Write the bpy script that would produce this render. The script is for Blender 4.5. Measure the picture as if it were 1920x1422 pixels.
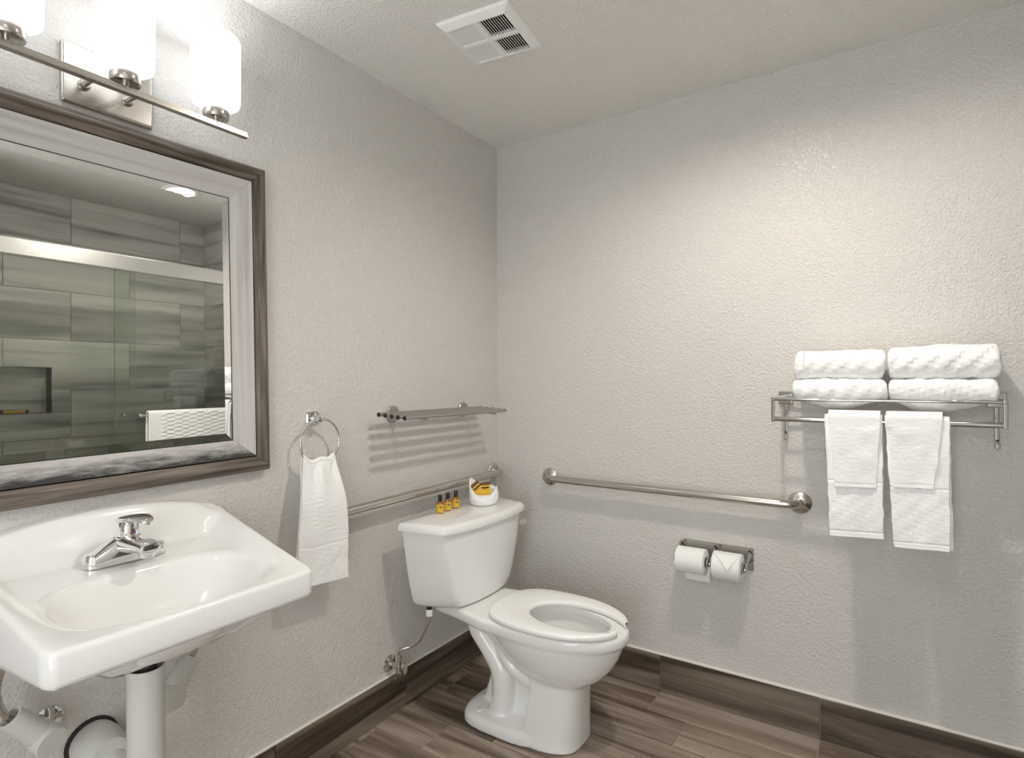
import bpy, bmesh, math, random
from mathutils import Vector, Matrix
random.seed(7)
for o in list(bpy.data.objects): bpy.data.objects.remove(o)
SC = bpy.context.scene
COL = SC.collection
PI = math.pi
sin, cos = math.sin, math.cos

# ------------------------------------------------------------------ camera, world, lights, exposure
H = 2.44
CAM = Vector((1.6206, -2.3213, 1.2851))
yaw, pitch, roll = 0.58449, 0.00441, -0.00454
d_ = Vector((-sin(yaw)*cos(pitch), cos(yaw)*cos(pitch), sin(pitch)))
r_ = Vector((cos(yaw), sin(yaw), 0)); u_ = r_.cross(d_)
r2 = r_*cos(roll) + u_*sin(roll); u2 = r2.cross(d_)
cam_d = bpy.data.cameras.new('camera'); cam = bpy.data.objects.new('camera', cam_d); COL.objects.link(cam)
M = Matrix((r2, u2, -d_)).transposed().to_4x4(); M.translation = CAM
cam.matrix_world = M
cam_d.sensor_width = 36; cam_d.lens = 1071.2*36/1920; cam_d.clip_start = 0.02
SC.camera = cam
SC.view_settings.view_transform = 'Standard'; SC.view_settings.look = 'None'
SC.view_settings.gamma = 1; SC.view_settings.use_curve_mapping = False
SC.view_settings.exposure = -0.08
W = bpy.data.worlds.new('world'); SC.world = W; W.use_nodes = True
W.node_tree.nodes['Background'].inputs[0].default_value = (0, 0, 0, 1)
W.node_tree.nodes['Background'].inputs[1].default_value = 0

CAN_SPOTS = [(1.30, -0.85, 57, (1.0, 0.935, 0.84)), (1.87, -0.56, 4.5, (1.0, 0.94, 0.86)), (1.50, -2.45, 24, (1.0, 0.97, 0.93))]  # last entry is a fill lamp added above the camera
SHADE_EMIT = 1.6
SC.cycles.diffuse_bounces = 8
for i, (x, y, p, c) in enumerate(CAN_SPOTS):
    L = bpy.data.lights.new('can_spot', 'SPOT'); L.energy = p; L.color = c; L.spot_size = math.radians(165); L.spot_blend = 0.7; L.shadow_soft_size = 0.035
    o = bpy.data.objects.new('can_spot', L); o.location = (x, y, 2.425); COL.objects.link(o)
# added cool fill panel behind the camera; the front wall is solid
L = bpy.data.lights.new('rear_fill_area', 'AREA'); L.shape = 'RECTANGLE'; L.size = 0.80; L.size_y = 2.0; L.energy = 41; L.color = (0.84, 0.925, 1.0)
o = bpy.data.objects.new('rear_fill_area', L); o.location = (1.50, -3.24, 1.05); o.rotation_euler = (PI/2, 0, PI); COL.objects.link(o)

# ------------------------------------------------------------------ helpers
def link(o): COL.objects.link(o); return o

def thing(name, label, cat, loc=(0, 0, 0), rz=0, group=None):
    o = bpy.data.objects.new(name, None); link(o); o.location = loc; o.rotation_euler = (0, 0, rz)
    o.empty_display_size = 0.05
    tag(o, label, cat, group); return o

def tag(o, label, cat, group=None):
    o['label'] = label; o['category'] = cat
    if group: o['group'] = group
    return o

def wloc(p):
    v = Vector((0, 0, 0))
    while p is not None: v = v + p.location; p = p.parent
    return v

def obj(name, VF, mat, parent=None, local=False, ang=40, uv=None, bev=0, seg=2, kind=None, label=None):
    V, F = VF[0], VF[1]
    if uv is None and len(VF) > 2: uv = VF[2]
    V = [Vector(v) for v in V]
    if parent is not None:
        off = Vector((0, 0, 0)) if local else wloc(parent)
    else:
        xs = [v.x for v in V]; ys = [v.y for v in V]; zs = [v.z for v in V]
        off = Vector(((min(xs)+max(xs))/2, (min(ys)+max(ys))/2, min(zs)))
    me = bpy.data.meshes.new(name)
    me.from_pydata([tuple(v-off) for v in V], [], F)
    me.materials.append(mat)
    bm = bmesh.new(); bm.from_mesh(me); bmesh.ops.recalc_face_normals(bm, faces=bm.faces[:]); bm.to_mesh(me); bm.free()
    if uv is not None:
        ul = me.uv_layers.new(name='UVMap')
        for lp in me.loops: ul.data[lp.index].uv = uv[lp.vertex_index]
    if ang:
        me.shade_smooth()
        me.set_sharp_from_angle(angle=math.radians(ang))
    o = bpy.data.objects.new(name, me); link(o)
    if parent is not None: o.parent = parent
    else: o.location = off
    if bev:
        m = o.modifiers.new('bevel', 'BEVEL'); m.width = bev; m.segments = seg; m.limit_method = 'ANGLE'; m.angle_limit = math.radians(35)
        m.harden_normals = True
    if kind: o['kind'] = kind
    if label: o['label'] = label
    return o

def join(*parts):
    V, F, U = [], [], []
    has = all(len(p) > 2 for p in parts)
    for p in parts:
        n = len(V); V += list(p[0]); F += [tuple(i+n for i in f) for f in p[1]]
        if has: U += list(p[2])
    return (V, F, U) if has else (V, F)

def xf(VF, mat): return ([mat @ Vector(v) for v in VF[0]],) + tuple(VF[1:])

def box(x0, x1, y0, y1, z0, z1):
    V = [(x, y, z) for x in (x0, x1) for y in (y0, y1) for z in (z0, z1)]
    return V, [(0, 1, 3, 2), (4, 6, 7, 5), (0, 4, 5, 1), (2, 3, 7, 6), (0, 2, 6, 4), (1, 5, 7, 3)]

def loft(rings, cap0=True, cap1=True, closed=True):
    n = len(rings[0]); V = [v for r in rings for v in r]; F = []
    m = n if closed else n-1
    for k in range(len(rings)-1):
        for i in range(m):
            a = k*n+i; b = k*n+(i+1) % n
            F.append((a, b, b+n, a+n))
    if cap0: F.append(tuple(range(n-1, -1, -1)))
    if cap1: F.append(tuple(range((len(rings)-1)*n, len(rings)*n)))
    return V, F

def crom(P, sub=8):
    P = [Vector(p) for p in P]; out = []
    for i in range(len(P)-1):
        p0 = P[max(i-1, 0)]; p1 = P[i]; p2 = P[i+1]; p3 = P[min(i+2, len(P)-1)]
        for s in range(sub):
            t = s/sub
            out.append(0.5*((2*p1)+(p2-p0)*t+(2*p0-5*p1+4*p2-p3)*t*t+(3*p1-p0-3*p2+p3)*t**3))
    out.append(P[-1]); return out

def tube(P, r, n=16, cap=True, closed=False):
    P = [Vector(p) for p in P]; N = len(P)
    R = r if isinstance(r, (list, tuple)) else [r]*N
    T = []
    for i in range(N):
        if closed: t = P[(i+1) % N]-P[i-1]
        else: t = P[min(i+1, N-1)]-P[max(i-1, 0)]
        T.append(t.normalized())
    up = Vector((0, 0, 1)) if abs(T[0].z) < 0.9 else Vector((1, 0, 0))
    a = T[0].cross(up).normalized(); rings = []
    for i in range(N):
        a = (a - T[i]*a.dot(T[i])).normalized(); b = T[i].cross(a)
        rings.append([P[i]+(a*cos(2*PI*k/n)+b*sin(2*PI*k/n))*R[i] for k in range(n)])
    if closed: rings.append(rings[0]); return loft(rings, False, False)
    return loft(rings, cap, cap)

def lathe(prof, c=(0, 0, 0), axis='z', n=32, cap0=True, cap1=True):
    c = Vector(c); ax = {'x': Vector((1, 0, 0)), 'y': Vector((0, 1, 0)), 'z': Vector((0, 0, 1)), '-y': Vector((0, -1, 0))}[axis] if isinstance(axis, str) else Vector(axis).normalized()
    u = ax.orthogonal().normalized(); w = ax.cross(u)
    rings = [[c+ax*h+(u*cos(2*PI*k/n)+w*sin(2*PI*k/n))*max(r, 1e-5) for k in range(n)] for r, h in prof]
    return loft(rings, cap0, cap1)

def grid(fn, nu, nv):
    V = []; U = []
    for j in range(nv+1):
        for i in range(nu+1):
            q = fn(i/nu, j/nv); V.append(q[0]); U.append(q[1])
    F = [(j*(nu+1)+i, j*(nu+1)+i+1, (j+1)*(nu+1)+i+1, (j+1)*(nu+1)+i) for j in range(nv) for i in range(nu)]
    return V, F, U

def sstep(a, b, x):
    t = min(1, max(0, (x-a)/(b-a))) if a != b else float(x > a); return t*t*(3-2*t)

def lerp(a, b, t): return a+(b-a)*t
def interp(tab, x):
    if x <= tab[0][0]: return tab[0][1]
    for (a, va), (b, vb) in zip(tab, tab[1:]):
        if x <= b: return lerp(va, vb, (x-a)/(b-a))
    return tab[-1][1]
_h = {}
def vnoise(x, y, s=0):
    xi, yi = math.floor(x), math.floor(y); fx, fy = x-xi, y-yi
    def h(i, j):
        k = (i, j, s)
        if k not in _h: _h[k] = random.Random(i*73856093 ^ j*19349663 ^ s*83492791).uniform(-1, 1)
        return _h[k]
    fx = fx*fx*(3-2*fx); fy = fy*fy*(3-2*fy)
    return lerp(lerp(h(xi, yi), h(xi+1, yi), fx), lerp(h(xi, yi+1), h(xi+1, yi+1), fx), fy)

# ------------------------------------------------------------------ materials
def mat(name, col=(0.8, 0.8, 0.8), rough=0.5, metal=0, **kw):
    m = bpy.data.materials.new(name); m.use_nodes = True
    b = m.node_tree.nodes['Principled BSDF']
    b.inputs['Base Color'].default_value = (*col, 1); b.inputs['Roughness'].default_value = rough; b.inputs['Metallic'].default_value = metal
    for k, v in kw.items(): b.inputs[k].default_value = v
    return m

def nodes(m): nt = m.node_tree; return nt, nt.nodes['Principled BSDF']
def N(nt, t, **kw):
    n = nt.nodes.new(t)
    for k, v in kw.items(): setattr(n, k, v)
    return n
def ramp(nt, stops):
    r = N(nt, 'ShaderNodeValToRGB'); e = r.color_ramp.elements
    while len(e) < len(stops): e.new(0.5)
    for el, (p, c) in zip(e, stops): el.position = p; el.color = (*c, 1) if len(c) == 3 else c
    return r

def paint(name, col, scale=75, strength=0.5, dist=0.004, rough=0.42):
    m = mat(name, col, rough); nt, b = nodes(m)
    tc = N(nt, 'ShaderNodeTexCoord'); n1 = N(nt, 'ShaderNodeTexNoise'); n1.inputs['Scale'].default_value = scale; n1.inputs['Detail'].default_value = 3; n1.inputs['Roughness'].default_value = 0.55
    nt.links.new(tc.outputs['Object'], n1.inputs['Vector'])
    rp = ramp(nt, [(0.42, (0, 0, 0)), (0.66, (1, 1, 1))]); nt.links.new(n1.outputs[0], rp.inputs[0])
    bp = N(nt, 'ShaderNodeBump'); bp.inputs['Strength'].default_value = strength; bp.inputs['Distance'].default_value = dist
    nt.links.new(rp.outputs[0], bp.inputs['Height']); nt.links.new(bp.outputs[0], b.inputs['Normal'])
    return m

def streaky(name, stops, sx=1.5, sy=14, rough=0.4, spread=0.35, bump=0.1, warp=0.25, detail=6):
    """streaks along the piece's own X axis, shifted and toned per piece"""
    m = mat(name, (0.5, 0.5, 0.5), rough); nt, b = nodes(m)
    tc = N(nt, 'ShaderNodeTexCoord'); oi = N(nt, 'ShaderNodeObjectInfo')
    mp = N(nt, 'ShaderNodeMapping'); mp.inputs['Scale'].default_value = (sx, sy, sy)
    ml = N(nt, 'ShaderNodeVectorMath', operation='MULTIPLY_ADD')
    cb = N(nt, 'ShaderNodeCombineXYZ'); mu = N(nt, 'ShaderNodeMath', operation='MULTIPLY'); mu.inputs[1].default_value = 40
    nt.links.new(oi.outputs['Random'], mu.inputs[0])
    for k in range(3): nt.links.new(mu.outputs[0], cb.inputs[k])
    nt.links.new(tc.outputs['Object'], mp.inputs['Vector'])
    ad = N(nt, 'ShaderNodeVectorMath', operation='ADD'); nt.links.new(mp.outputs[0], ad.inputs[0]); nt.links.new(cb.outputs[0], ad.inputs[1])
    n1 = N(nt, 'ShaderNodeTexNoise'); n1.inputs['Scale'].default_value = 1; n1.inputs['Detail'].default_value = detail; n1.inputs['Distortion'].default_value = warp
    nt.links.new(ad.outputs[0], n1.inputs['Vector'])
    m1 = N(nt, 'ShaderNodeMath', operation='MULTIPLY_ADD'); m1.inputs[1].default_value = spread; 
    sb = N(nt, 'ShaderNodeMath', operation='SUBTRACT'); sb.inputs[1].default_value = 0.5; nt.links.new(oi.outputs['Random'], sb.inputs[0])
    nt.links.new(sb.outputs[0], m1.inputs[0]); nt.links.new(n1.outputs[0], m1.inputs[2])
    rp = ramp(nt, stops); nt.links.new(m1.outputs[0], rp.inputs[0]); nt.links.new(rp.outputs[0], b.inputs['Base Color'])
    bp = N(nt, 'ShaderNodeBump'); bp.inputs['Strength'].default_value = bump; bp.inputs['Distance'].default_value = 0.001
    nt.links.new(n1.outputs[0], bp.inputs['Height']); nt.links.new(bp.outputs[0], b.inputs['Normal'])
    return m

def terry(name, col=(0.96, 0.96, 0.957), scale=420, strength=0.5):
    m = mat(name, col, 0.95); nt, b = nodes(m)
    b.inputs['Sheen Weight'].default_value = 0.3
    tc = N(nt, 'ShaderNodeTexCoord'); n1 = N(nt, 'ShaderNodeTexNoise'); n1.inputs['Scale'].default_value = scale; n1.inputs['Detail'].default_value = 2
    mp = N(nt, 'ShaderNodeMapping'); mp.inputs['Scale'].default_value = (0.5, 0.5, 1)
    nt.links.new(tc.outputs['Object'], mp.inputs[0]); nt.links.new(mp.outputs[0], n1.inputs['Vector'])
    bp = N(nt, 'ShaderNodeBump'); bp.inputs['Strength'].default_value = strength; bp.inputs['Distance'].default_value = 0.002
    nt.links.new(n1.outputs[0], bp.inputs['Height']); nt.links.new(bp.outputs[0], b.inputs['Normal'])
    return m

def brushed(name, col, rough, aniso=(1, 1, 60)):
    m = mat(name, col, rough, 1.0); nt, b = nodes(m)
    tc = N(nt, 'ShaderNodeTexCoord'); mp = N(nt, 'ShaderNodeMapping'); mp.inputs['Scale'].default_value = (aniso[0]*20, aniso[1]*20, aniso[2]*20)
    n1 = N(nt, 'ShaderNodeTexNoise'); n1.inputs['Scale'].default_value = 1; n1.inputs['Detail'].default_value = 3
    nt.links.new(tc.outputs['Object'], mp.inputs[0]); nt.links.new(mp.outputs[0], n1.inputs['Vector'])
    mr = N(nt, 'ShaderNodeMapRange'); mr.inputs[3].default_value = rough*0.75; mr.inputs[4].default_value = rough*1.25
    nt.links.new(n1.outputs[0], mr.inputs[0]); nt.links.new(mr.outputs[0], b.inputs['Roughness'])
    return m

M_wall = paint('wall_paint', (0.70, 0.676, 0.645), 130, 0.65, 0.0028, rough=0.36)
M_ceil = paint('ceiling_paint', (0.85, 0.835, 0.80), 95, 0.6, 0.003, rough=0.6)
WOOD = [(0.30, (0.08, 0.055, 0.038)), (0.42, (0.19, 0.142, 0.106)), (0.54, (0.315, 0.25, 0.20)), (0.70, (0.43, 0.36, 0.30))]
M_plank = streaky('wood_look_floor_tile', WOOD, 1.6, 17, 0.38, 0.22, 0.12, 0.8)
WOODB = [(0.34, (0.035, 0.024, 0.016)), (0.44, (0.085, 0.062, 0.045)), (0.54, (0.145, 0.11, 0.083)), (0.68, (0.23, 0.185, 0.145))]
M_base = streaky('wood_look_base_tile', WOODB, 1.3, 22, 0.36, 0.10, 0.12, 1.0)
M_grout = mat('grout', (0.44, 0.38, 0.32), 0.9)
M_caulk = mat('caulk', (0.80, 0.77, 0.70), 0.6)
STONE = [(0.30, (0.30, 0.31, 0.31)), (0.42, (0.58, 0.585, 0.57)), (0.55, (0.78, 0.78, 0.75)), (0.70, (0.88, 0.875, 0.85))]
M_stile = streaky('streaked_stone_tile', STONE, 0.9, 13, 0.35, 0.14, 0.03, 0.5, 5)
M_sgrout = mat('shower_grout', (0.45, 0.44, 0.41), 0.9)
M_porc = mat('porcelain', (0.90, 0.897, 0.885), 0.12, **{'Coat Weight': 0.4, 'Coat Roughness': 0.05})
M_seat = mat('seat_plastic', (0.95, 0.95, 0.94), 0.22)
M_chrome = mat('chrome', (0.82, 0.82, 0.82), 0.06, 1)
M_rchrome = mat('rack_chrome', (0.52, 0.51, 0.49), 0.10, 1)
M_nickel = brushed('brushed_nickel', (0.60, 0.565, 0.52), 0.26)
M_steel = mat('satin_steel', (0.62, 0.585, 0.54), 0.27, 1)
M_shelf = mat('satin_grey_metal', (0.46, 0.45, 0.43), 0.36, 1)
M_black = mat('black_rubber', (0.012, 0.012, 0.012), 0.5)
M_dark = mat('dark_void', (0.01, 0.009, 0.008), 0.8)
M_hole = mat('pipe_interior', (0.03, 0.03, 0.03), 0.7)
M_plas = mat('white_plastic', (0.78, 0.775, 0.76), 0.35)
M_cover = mat('white_vinyl_cover', (0.70, 0.70, 0.67), 0.45)
M_fan = mat('vent_plastic', (0.94, 0.94, 0.92), 0.4)
M_terry = terry('terry_cotton')
M_weave = terry('woven_cotton', scale=300, strength=0.3)
M_tissue = terry('tissue_paper', (0.92, 0.915, 0.90), 200, 0.12)
M_card = mat('cardboard', (0.25, 0.19, 0.13), 0.9)
M_mirror = mat('mirror_silver', (0.93, 0.94, 0.925), 0.0, 1)
M_shade = mat('frosted_glass_lit', (0.9, 0.9, 0.9), 0.3, **{'Emission Color': (0.92, 0.965, 1.0, 1), 'Emission Strength': SHADE_EMIT})
M_bulb = mat('lit_bulb', (0.9, 0.9, 0.9), 0.4, **{'Emission Color': (0.92, 0.965, 1.0, 1), 'Emission Strength': 75.0})
M_lens = mat('can_light_lens', (0.9, 0.9, 0.9), 0.4, **{'Emission Color': (1.0, 0.92, 0.80, 1), 'Emission Strength': 3.0})
M_rail = mat('satin_aluminium', (0.86, 0.86, 0.84), 0.30, 1)
M_cap = mat('bottle_cap_black', (0.012, 0.012, 0.014), 0.3)
M_amber = mat('amber_liquid_bottle', (0.30, 0.10, 0.004), 0.08, **{'Coat Weight': 0.5})
M_yel = mat('yellow_label', (0.82, 0.50, 0.03), 0.45)
M_ink = mat('dark_ink', (0.02, 0.015, 0.012), 0.6)
M_brown = mat('brown_print', (0.13, 0.045, 0.012), 0.45)
M_red = mat('red_dot', (0.5, 0.03, 0.03), 0.4)
M_blue = mat('blue_dot', (0.05, 0.07, 0.4), 0.4)

# shower glass: thin, slightly green, with the fresnel reflection of real glass
M_glass = bpy.data.materials.new('shower_glass'); M_glass.use_nodes = True
nt = M_glass.node_tree; nt.nodes.clear()
out = N(nt, 'ShaderNodeOutputMaterial'); mx = N(nt, 'ShaderNodeMixShader'); fr = N(nt, 'ShaderNodeFresnel'); fr.inputs[0].default_value = 1.6
tr = N(nt, 'ShaderNodeBsdfTransparent'); tr.inputs[0].default_value = (0.945, 0.96, 0.93, 1); gl = N(nt, 'ShaderNodeBsdfGlossy'); gl.inputs['Roughness'].default_value = 0.0
nt.links.new(fr.outputs[0], mx.inputs[0]); nt.links.new(tr.outputs[0], mx.inputs[1]); nt.links.new(gl.outputs[0], mx.inputs[2]); nt.links.new(mx.outputs[0], out.inputs[0])

# mirror frame woods
M_fwood = streaky('weathered_brown_wood', [(0.34, (0.04, 0.029, 0.022)), (0.47, (0.10, 0.077, 0.061)), (0.56, (0.155, 0.123, 0.10)), (0.7, (0.25, 0.205, 0.17))], 4, 75, 0.55, 0.05, 0.5, 0.3)
M_fwhite = streaky('whitewashed_wood', [(0.3, (0.42, 0.40, 0.385)), (0.5, (0.53, 0.51, 0.49)), (0.75, (0.60, 0.585, 0.565))], 2, 60, 0.5, 0.03, 0.3, 0.3)
def worn_white():
    m = M_fwhite.copy(); m.name = 'whitewashed_wood_worn_dark'; nt, b = nodes(m)
    src = b.inputs['Base Color'].links[0].from_socket
    tc = N(nt, 'ShaderNodeTexCoord'); sp = N(nt, 'ShaderNodeSeparateXYZ'); nt.links.new(tc.outputs['UV'], sp.inputs[0])
    mp = N(nt, 'ShaderNodeMapping'); mp.inputs['Scale'].default_value = (14, 70, 70); nt.links.new(tc.outputs['Object'], mp.inputs[0])
    n1 = N(nt, 'ShaderNodeTexNoise'); n1.inputs['Scale'].default_value = 1; n1.inputs['Detail'].default_value = 8; n1.inputs['Roughness'].default_value = 0.7; nt.links.new(mp.outputs[0], n1.inputs['Vector'])
    m1 = N(nt, 'ShaderNodeMath', operation='MULTIPLY_ADD'); m1.inputs[1].default_value = 1.7; nt.links.new(n1.outputs[0], m1.inputs[0]); nt.links.new(sp.outputs['Y'], m1.inputs[2])
    rp = ramp(nt, [(0.0, (1, 1, 1)), (0.97, (1, 1, 1)), (1.0, (0, 0, 0))])
    mr = N(nt, 'ShaderNodeMapRange'); mr.inputs[1].default_value = 1.02; mr.inputs[2].default_value = 1.75; nt.links.new(m1.outputs[0], mr.inputs[0])
    mix = N(nt, 'ShaderNodeMix', data_type='RGBA'); nt.links.new(mr.outputs[0], mix.inputs[0]); nt.links.new(src, mix.inputs[6]); mix.inputs[7].default_value = (0.022, 0.021, 0.022, 1)
    nt.links.new(mix.outputs[2], b.inputs['Base Color'])
    return m
M_fworn = worn_white()

# ------------------------------------------------------------------ room shell
SX = 2.64; GX = 2.09; PY = -1.62; FY = -3.25; RX = 2.06
def struct(name, VF, m, **k): return obj(name, VF, m, ang=0, kind='structure', **k)
floor = struct('floor', box(-0.1, SX+0.1, FY-0.1, 0.1, -0.1, -0.003), M_grout)
struct('ceiling', box(-0.1, SX+0.1, FY-0.1, 0.1, H, H+0.1), M_ceil)
struct('wall_left', box(-0.1, 0, FY-0.1, 0.1, 0, H), M_wall)
wall_back = struct('wall_back', box(0, SX+0.1, 0, 0.1, 0, H), M_wall)
struct('wall_front', box(0, SX+0.1, FY-0.1, FY, 0, H), M_wall)
struct('wall_partition', box(RX, SX, FY, PY, 0, H), M_wall)

# shower back wall with a niche: backing pieces around the hole
NY0, NY1, NZ0, NZ1 = -1.42, -0.973, 1.108, 1.383
wr = join(box(SX+0.008, SX+0.1, PY, 0, 0, NZ0), box(SX+0.008, SX+0.1, PY, 0, NZ1, H), box(SX+0.008, SX+0.1, PY, NY0, NZ0, NZ1), box(SX+0.008, SX+0.1, NY1, 0, NZ0, NZ1))
wall_right = struct('wall_right', wr, M_sgrout)
obj('niche', join(box(SX+0.003, SX+0.09, NY0-0.008, NY0, NZ0, NZ1), box(SX+0.003, SX+0.09, NY1, NY1+0.008, NZ0, NZ1), box(SX+0.003, SX+0.09, NY0, NY1, NZ0-0.008, NZ0), box(SX+0.003, SX+0.09, NY0, NY1, NZ1, NZ1+0.008)), M_stile, wall_right, ang=0)
def put_tile(parent, m, name, c, size, rot=None):
    """one tile: mesh box in its own axes (x = length), bevelled edges"""
    lx, ly, lz = size; b = 0.0012
    V = [(x*(lx/2-e), y*(ly/2-e), z) for e, z in ((0, -lz/2), (0, lz/2-b), (b, lz/2)) for x, y in ((-1, -1), (1, -1), (1, 1), (-1, 1))]
    VF = loft([V[0:4], V[4:8], V[8:12]])
    me = bpy.data.meshes.new(name); me.from_pydata([tuple(v) for v in VF[0]], [], VF[1]); me.materials.append(m)
    o = bpy.data.objects.new(name, me); link(o); o.parent = parent
    o.location = Vector(c)-wloc(parent)
    if rot is not None: o.rotation_euler = rot.to_euler()
    return o
NICHE = 1
ROT_RW = Matrix(((0, 0, -1), (1, 0, 0), (0, -1, 0)))      # x->+y, y->-z, z(normal)->-x
ROT_BW = Matrix(((1, 0, 0), (0, 0, -1), (0, 1, 0)))       # x->+x, y->+z, normal->-y
ROT_LW = Matrix(((0, 0, 1), (1, 0, 0), (0, 1, 0)))        # x->+y, y->+z, normal->+x
put_tile(wall_right, M_stile, 'tile', (SX+0.088, (NY0+NY1)/2, (NZ0+NZ1)/2), (NY1-NY0, NZ1-NZ0, 0.008), ROT_RW)
def cut(r, h):
    """rectangle r minus hole h (a0,a1,b0,b1)"""
    a0, a1, b0, b1 = r; c0, c1, e0, e1 = h
    if a1 <= c0 or a0 >= c1 or b1 <= e0 or b0 >= e1: return [r]
    o = []
    if b0 < e0: o.append((a0, a1, b0, e0))
    if b1 > e1: o.append((a0, a1, e1, b1))
    m0, m1 = max(b0, e0), min(b1, e1)
    if a0 < c0: o.append((a0, c0, m0, m1))
    if a1 > c1: o.append((c1, a1, m0, m1))
    return o
TL = 0.655; zrows = [0.05, 0.35, 0.65, 0.95, 1.25, 1.55, 1.85, 2.15, H]
for k in range(len(zrows)-1):
    off = -0.22 if (len(zrows)-2-k) % 2 == 0 else -0.547
    js = [PY]+sorted(j for j in [off-TL*q for q in range(-1, 4)] if PY+0.02 < j < -0.03)+[-0.005]
    for a, b in zip(js, js[1:]):
        for (p0, p1, q0, q1) in cut((a+0.0012, b-0.0012, zrows[k]+0.0012, zrows[k+1]-0.0012), (NY0, NY1, NZ0, NZ1)):
            put_tile(wall_right, M_stile, 'tile', (SX+0.004, (p0+p1)/2, (q0+q1)/2), (p1-p0, q1-q0, 0.008), ROT_RW)
    jx = [GX+0.01, 2.33 if k % 2 else 2.5, SX-0.001]
    for a, b in zip(jx, jx[1:]):
        put_tile(wall_back, M_stile, 'tile', ((a+b)/2, -0.025, (zrows[k]+zrows[k+1])/2), (b-a-0.0024, zrows[k+1]-zrows[k]-0.0024, 0.05), ROT_BW)
struct('trim_1', box(GX-0.06, GX+0.06, PY, -0.012, 0, 0.10), M_stile, bev=0.004)

# floor planks (wood-look tiles laid along x), 0.165 wide, 0.583 long
PWID, PLEN = 0.165, 0.583
ROWJ = [0.238, 0.391, 0.06, 0.43, 0.24, 0.03, 0.35, 0.15, 0.47, 0.28, 0.09, 0.39, 0.20, 0.5, 0.02, 0.3, 0.12, 0.42, 0.22, 0.05]
for k in range(20):
    y1 = -PWID*k; y0 = y1-PWID
    if y0 < FY: y0 = FY
    js = [0]+[j for j in [ROWJ[k]+PLEN*q for q in range(5)] if 0.02 < j < RX-0.02]+[RX if y0 < PY else GX-0.06]
    for a, b in zip(js, js[1:]):
        put_tile(floor, M_plank, 'plank', ((a+b)/2, (y0+y1)/2, -0.004), (b-a-0.003, y1-y0-0.003, 0.008))
# base tiles
BT, BZ = 0.012, 0.1495
bb = struct('baseboard_back', box(0.004, GX-0.07, -0.004, -0.0005, 0, BZ-0.004), M_grout)
for a, b in ((0.012, 0.238), (0.238, 0.821), (0.821, 1.404), (1.404, 1.966)):
    put_tile(bb, M_base, 'base_tile', ((a+b)/2, -BT/2, BZ/2), (b-a-0.003, BZ, BT), ROT_BW)
obj('caulk_bead', tube([(0.0, -0.004, BZ+0.002), (1.96, -0.004, BZ+0.002)], 0.0065, 8), M_caulk, bb, label='cream caulk bead along the top of the base tiles')
bl = struct('baseboard_left', box(0.0005, 0.004, FY, -0.004, 0, BZ-0.004), M_grout)
for a, b in ((-0.656, -0.0), (-1.239, -0.656), (-1.822, -1.239), (-2.405, -1.822), (-2.988, -2.405), (FY, -2.988)):
    put_tile(bl, M_base, 'base_tile', (BT/2, (a+b)/2, BZ/2), (b-a-0.003, BZ, BT), ROT_LW)
obj('caulk_bead', tube([(0.004, FY, BZ+0.002), (0.004, 0, BZ+0.002)], 0.0055, 8), M_caulk, bl, label='cream caulk bead along the top of the base tiles')

# ------------------------------------------------------------------ mirror
MC = Vector((0.0, -1.70, 1.471)); 
mir = thing('framed_mirror', 'large wall mirror in a whitewashed and weathered brown wooden frame above the sink', 'mirror', MC)
mir.rotation_euler = (math.radians(0.9), 0, 0)
HW, HH = 0.428, 0.458
prof = [(0.0, 0.0), (0.0, 0.026), (0.004, 0.031), (0.018, 0.045), (0.022, 0.045), (0.044, 0.029), (0.047, 0.030), (0.109, 0.010), (0.109, 0.0)]
def corner(u, side):     # local y,z of frame line inset u at 4 corners
    ub = u if u <= 0.047 else 0.047+(u-0.047)*0.84
    return [(-(HW-u), -(HH-ub)), ((HW-u), -(HH-ub)), ((HW-u), (HH-u)), (-(HW-u), (HH-u))]
names = ['bottom', 'right', 'top', 'left']
def fside(i, pr):
    V = []; U = []
    nseg = 1
    for c in (i, (i+1) % 4):
        for (u, h) in pr:
            a = corner(u, 0)[c]; V.append(Vector((h, a[0], a[1]))); U.append((c, max(0.0, 1-(u-0.047)/0.062)))
    n = len(pr); F = [(k, (k+1) % n, (k+1) % n+n, k+n) for k in range(n)]
    F += [tuple(range(n)), tuple(range(2*n-1, n-1, -1))]
    return V, F, U
for i in range(4):
    ax = Vector((0, 1, 0)) if i % 2 == 0 else Vector((0, 0, 1))
    # each rail gets its own axes so that the grain runs along it
    for nm, pr, m in (('frame_rail', prof[:6]+[(0.044, 0.0)], M_fwood), ('inner_rail', [(0.044, 0.0)]+prof[6:], M_fworn if i == 0 else M_fwhite)):
        VF = fside(i, pr)
        R = Matrix(((0, 1, 0), (-1, 0, 0), (0, 0, 1))) if i % 2 == 0 else Matrix(((0, 0, 1), (0, 1, 0), (-1, 0, 0)))
        o = obj(nm, ([R @ v for v in VF[0]], VF[1], VF[2]), m, mir, local=True, ang=25, bev=0.0007, seg=1)
        o.rotation_euler = R.inverted().to_euler()
gy, gz, gb = HW-0.109+0.001, HH-0.109+0.001, 0.022
gzb = gz+0.0099
rg = lambda e, x: [Vector((x, -(gy-e), -(gzb-e))), Vector((x, gy-e, -(gzb-e))), Vector((x, gy-e, gz-e)), Vector((x, -(gy-e), gz-e))]
obj('glass', loft([rg(0, 0.002), rg(0, 0.0105), rg(gb, 0.0121)]), M_mirror, mir, local=True, ang=0)
obj('glass_edge', loft([rg(-0.0005, 0.0105), rg(-0.0005, 0.0112), rg(0.0015, 0.0112), rg(0.0015, 0.0105)], False, False), M_black, mir, local=True, ang=0)

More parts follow.
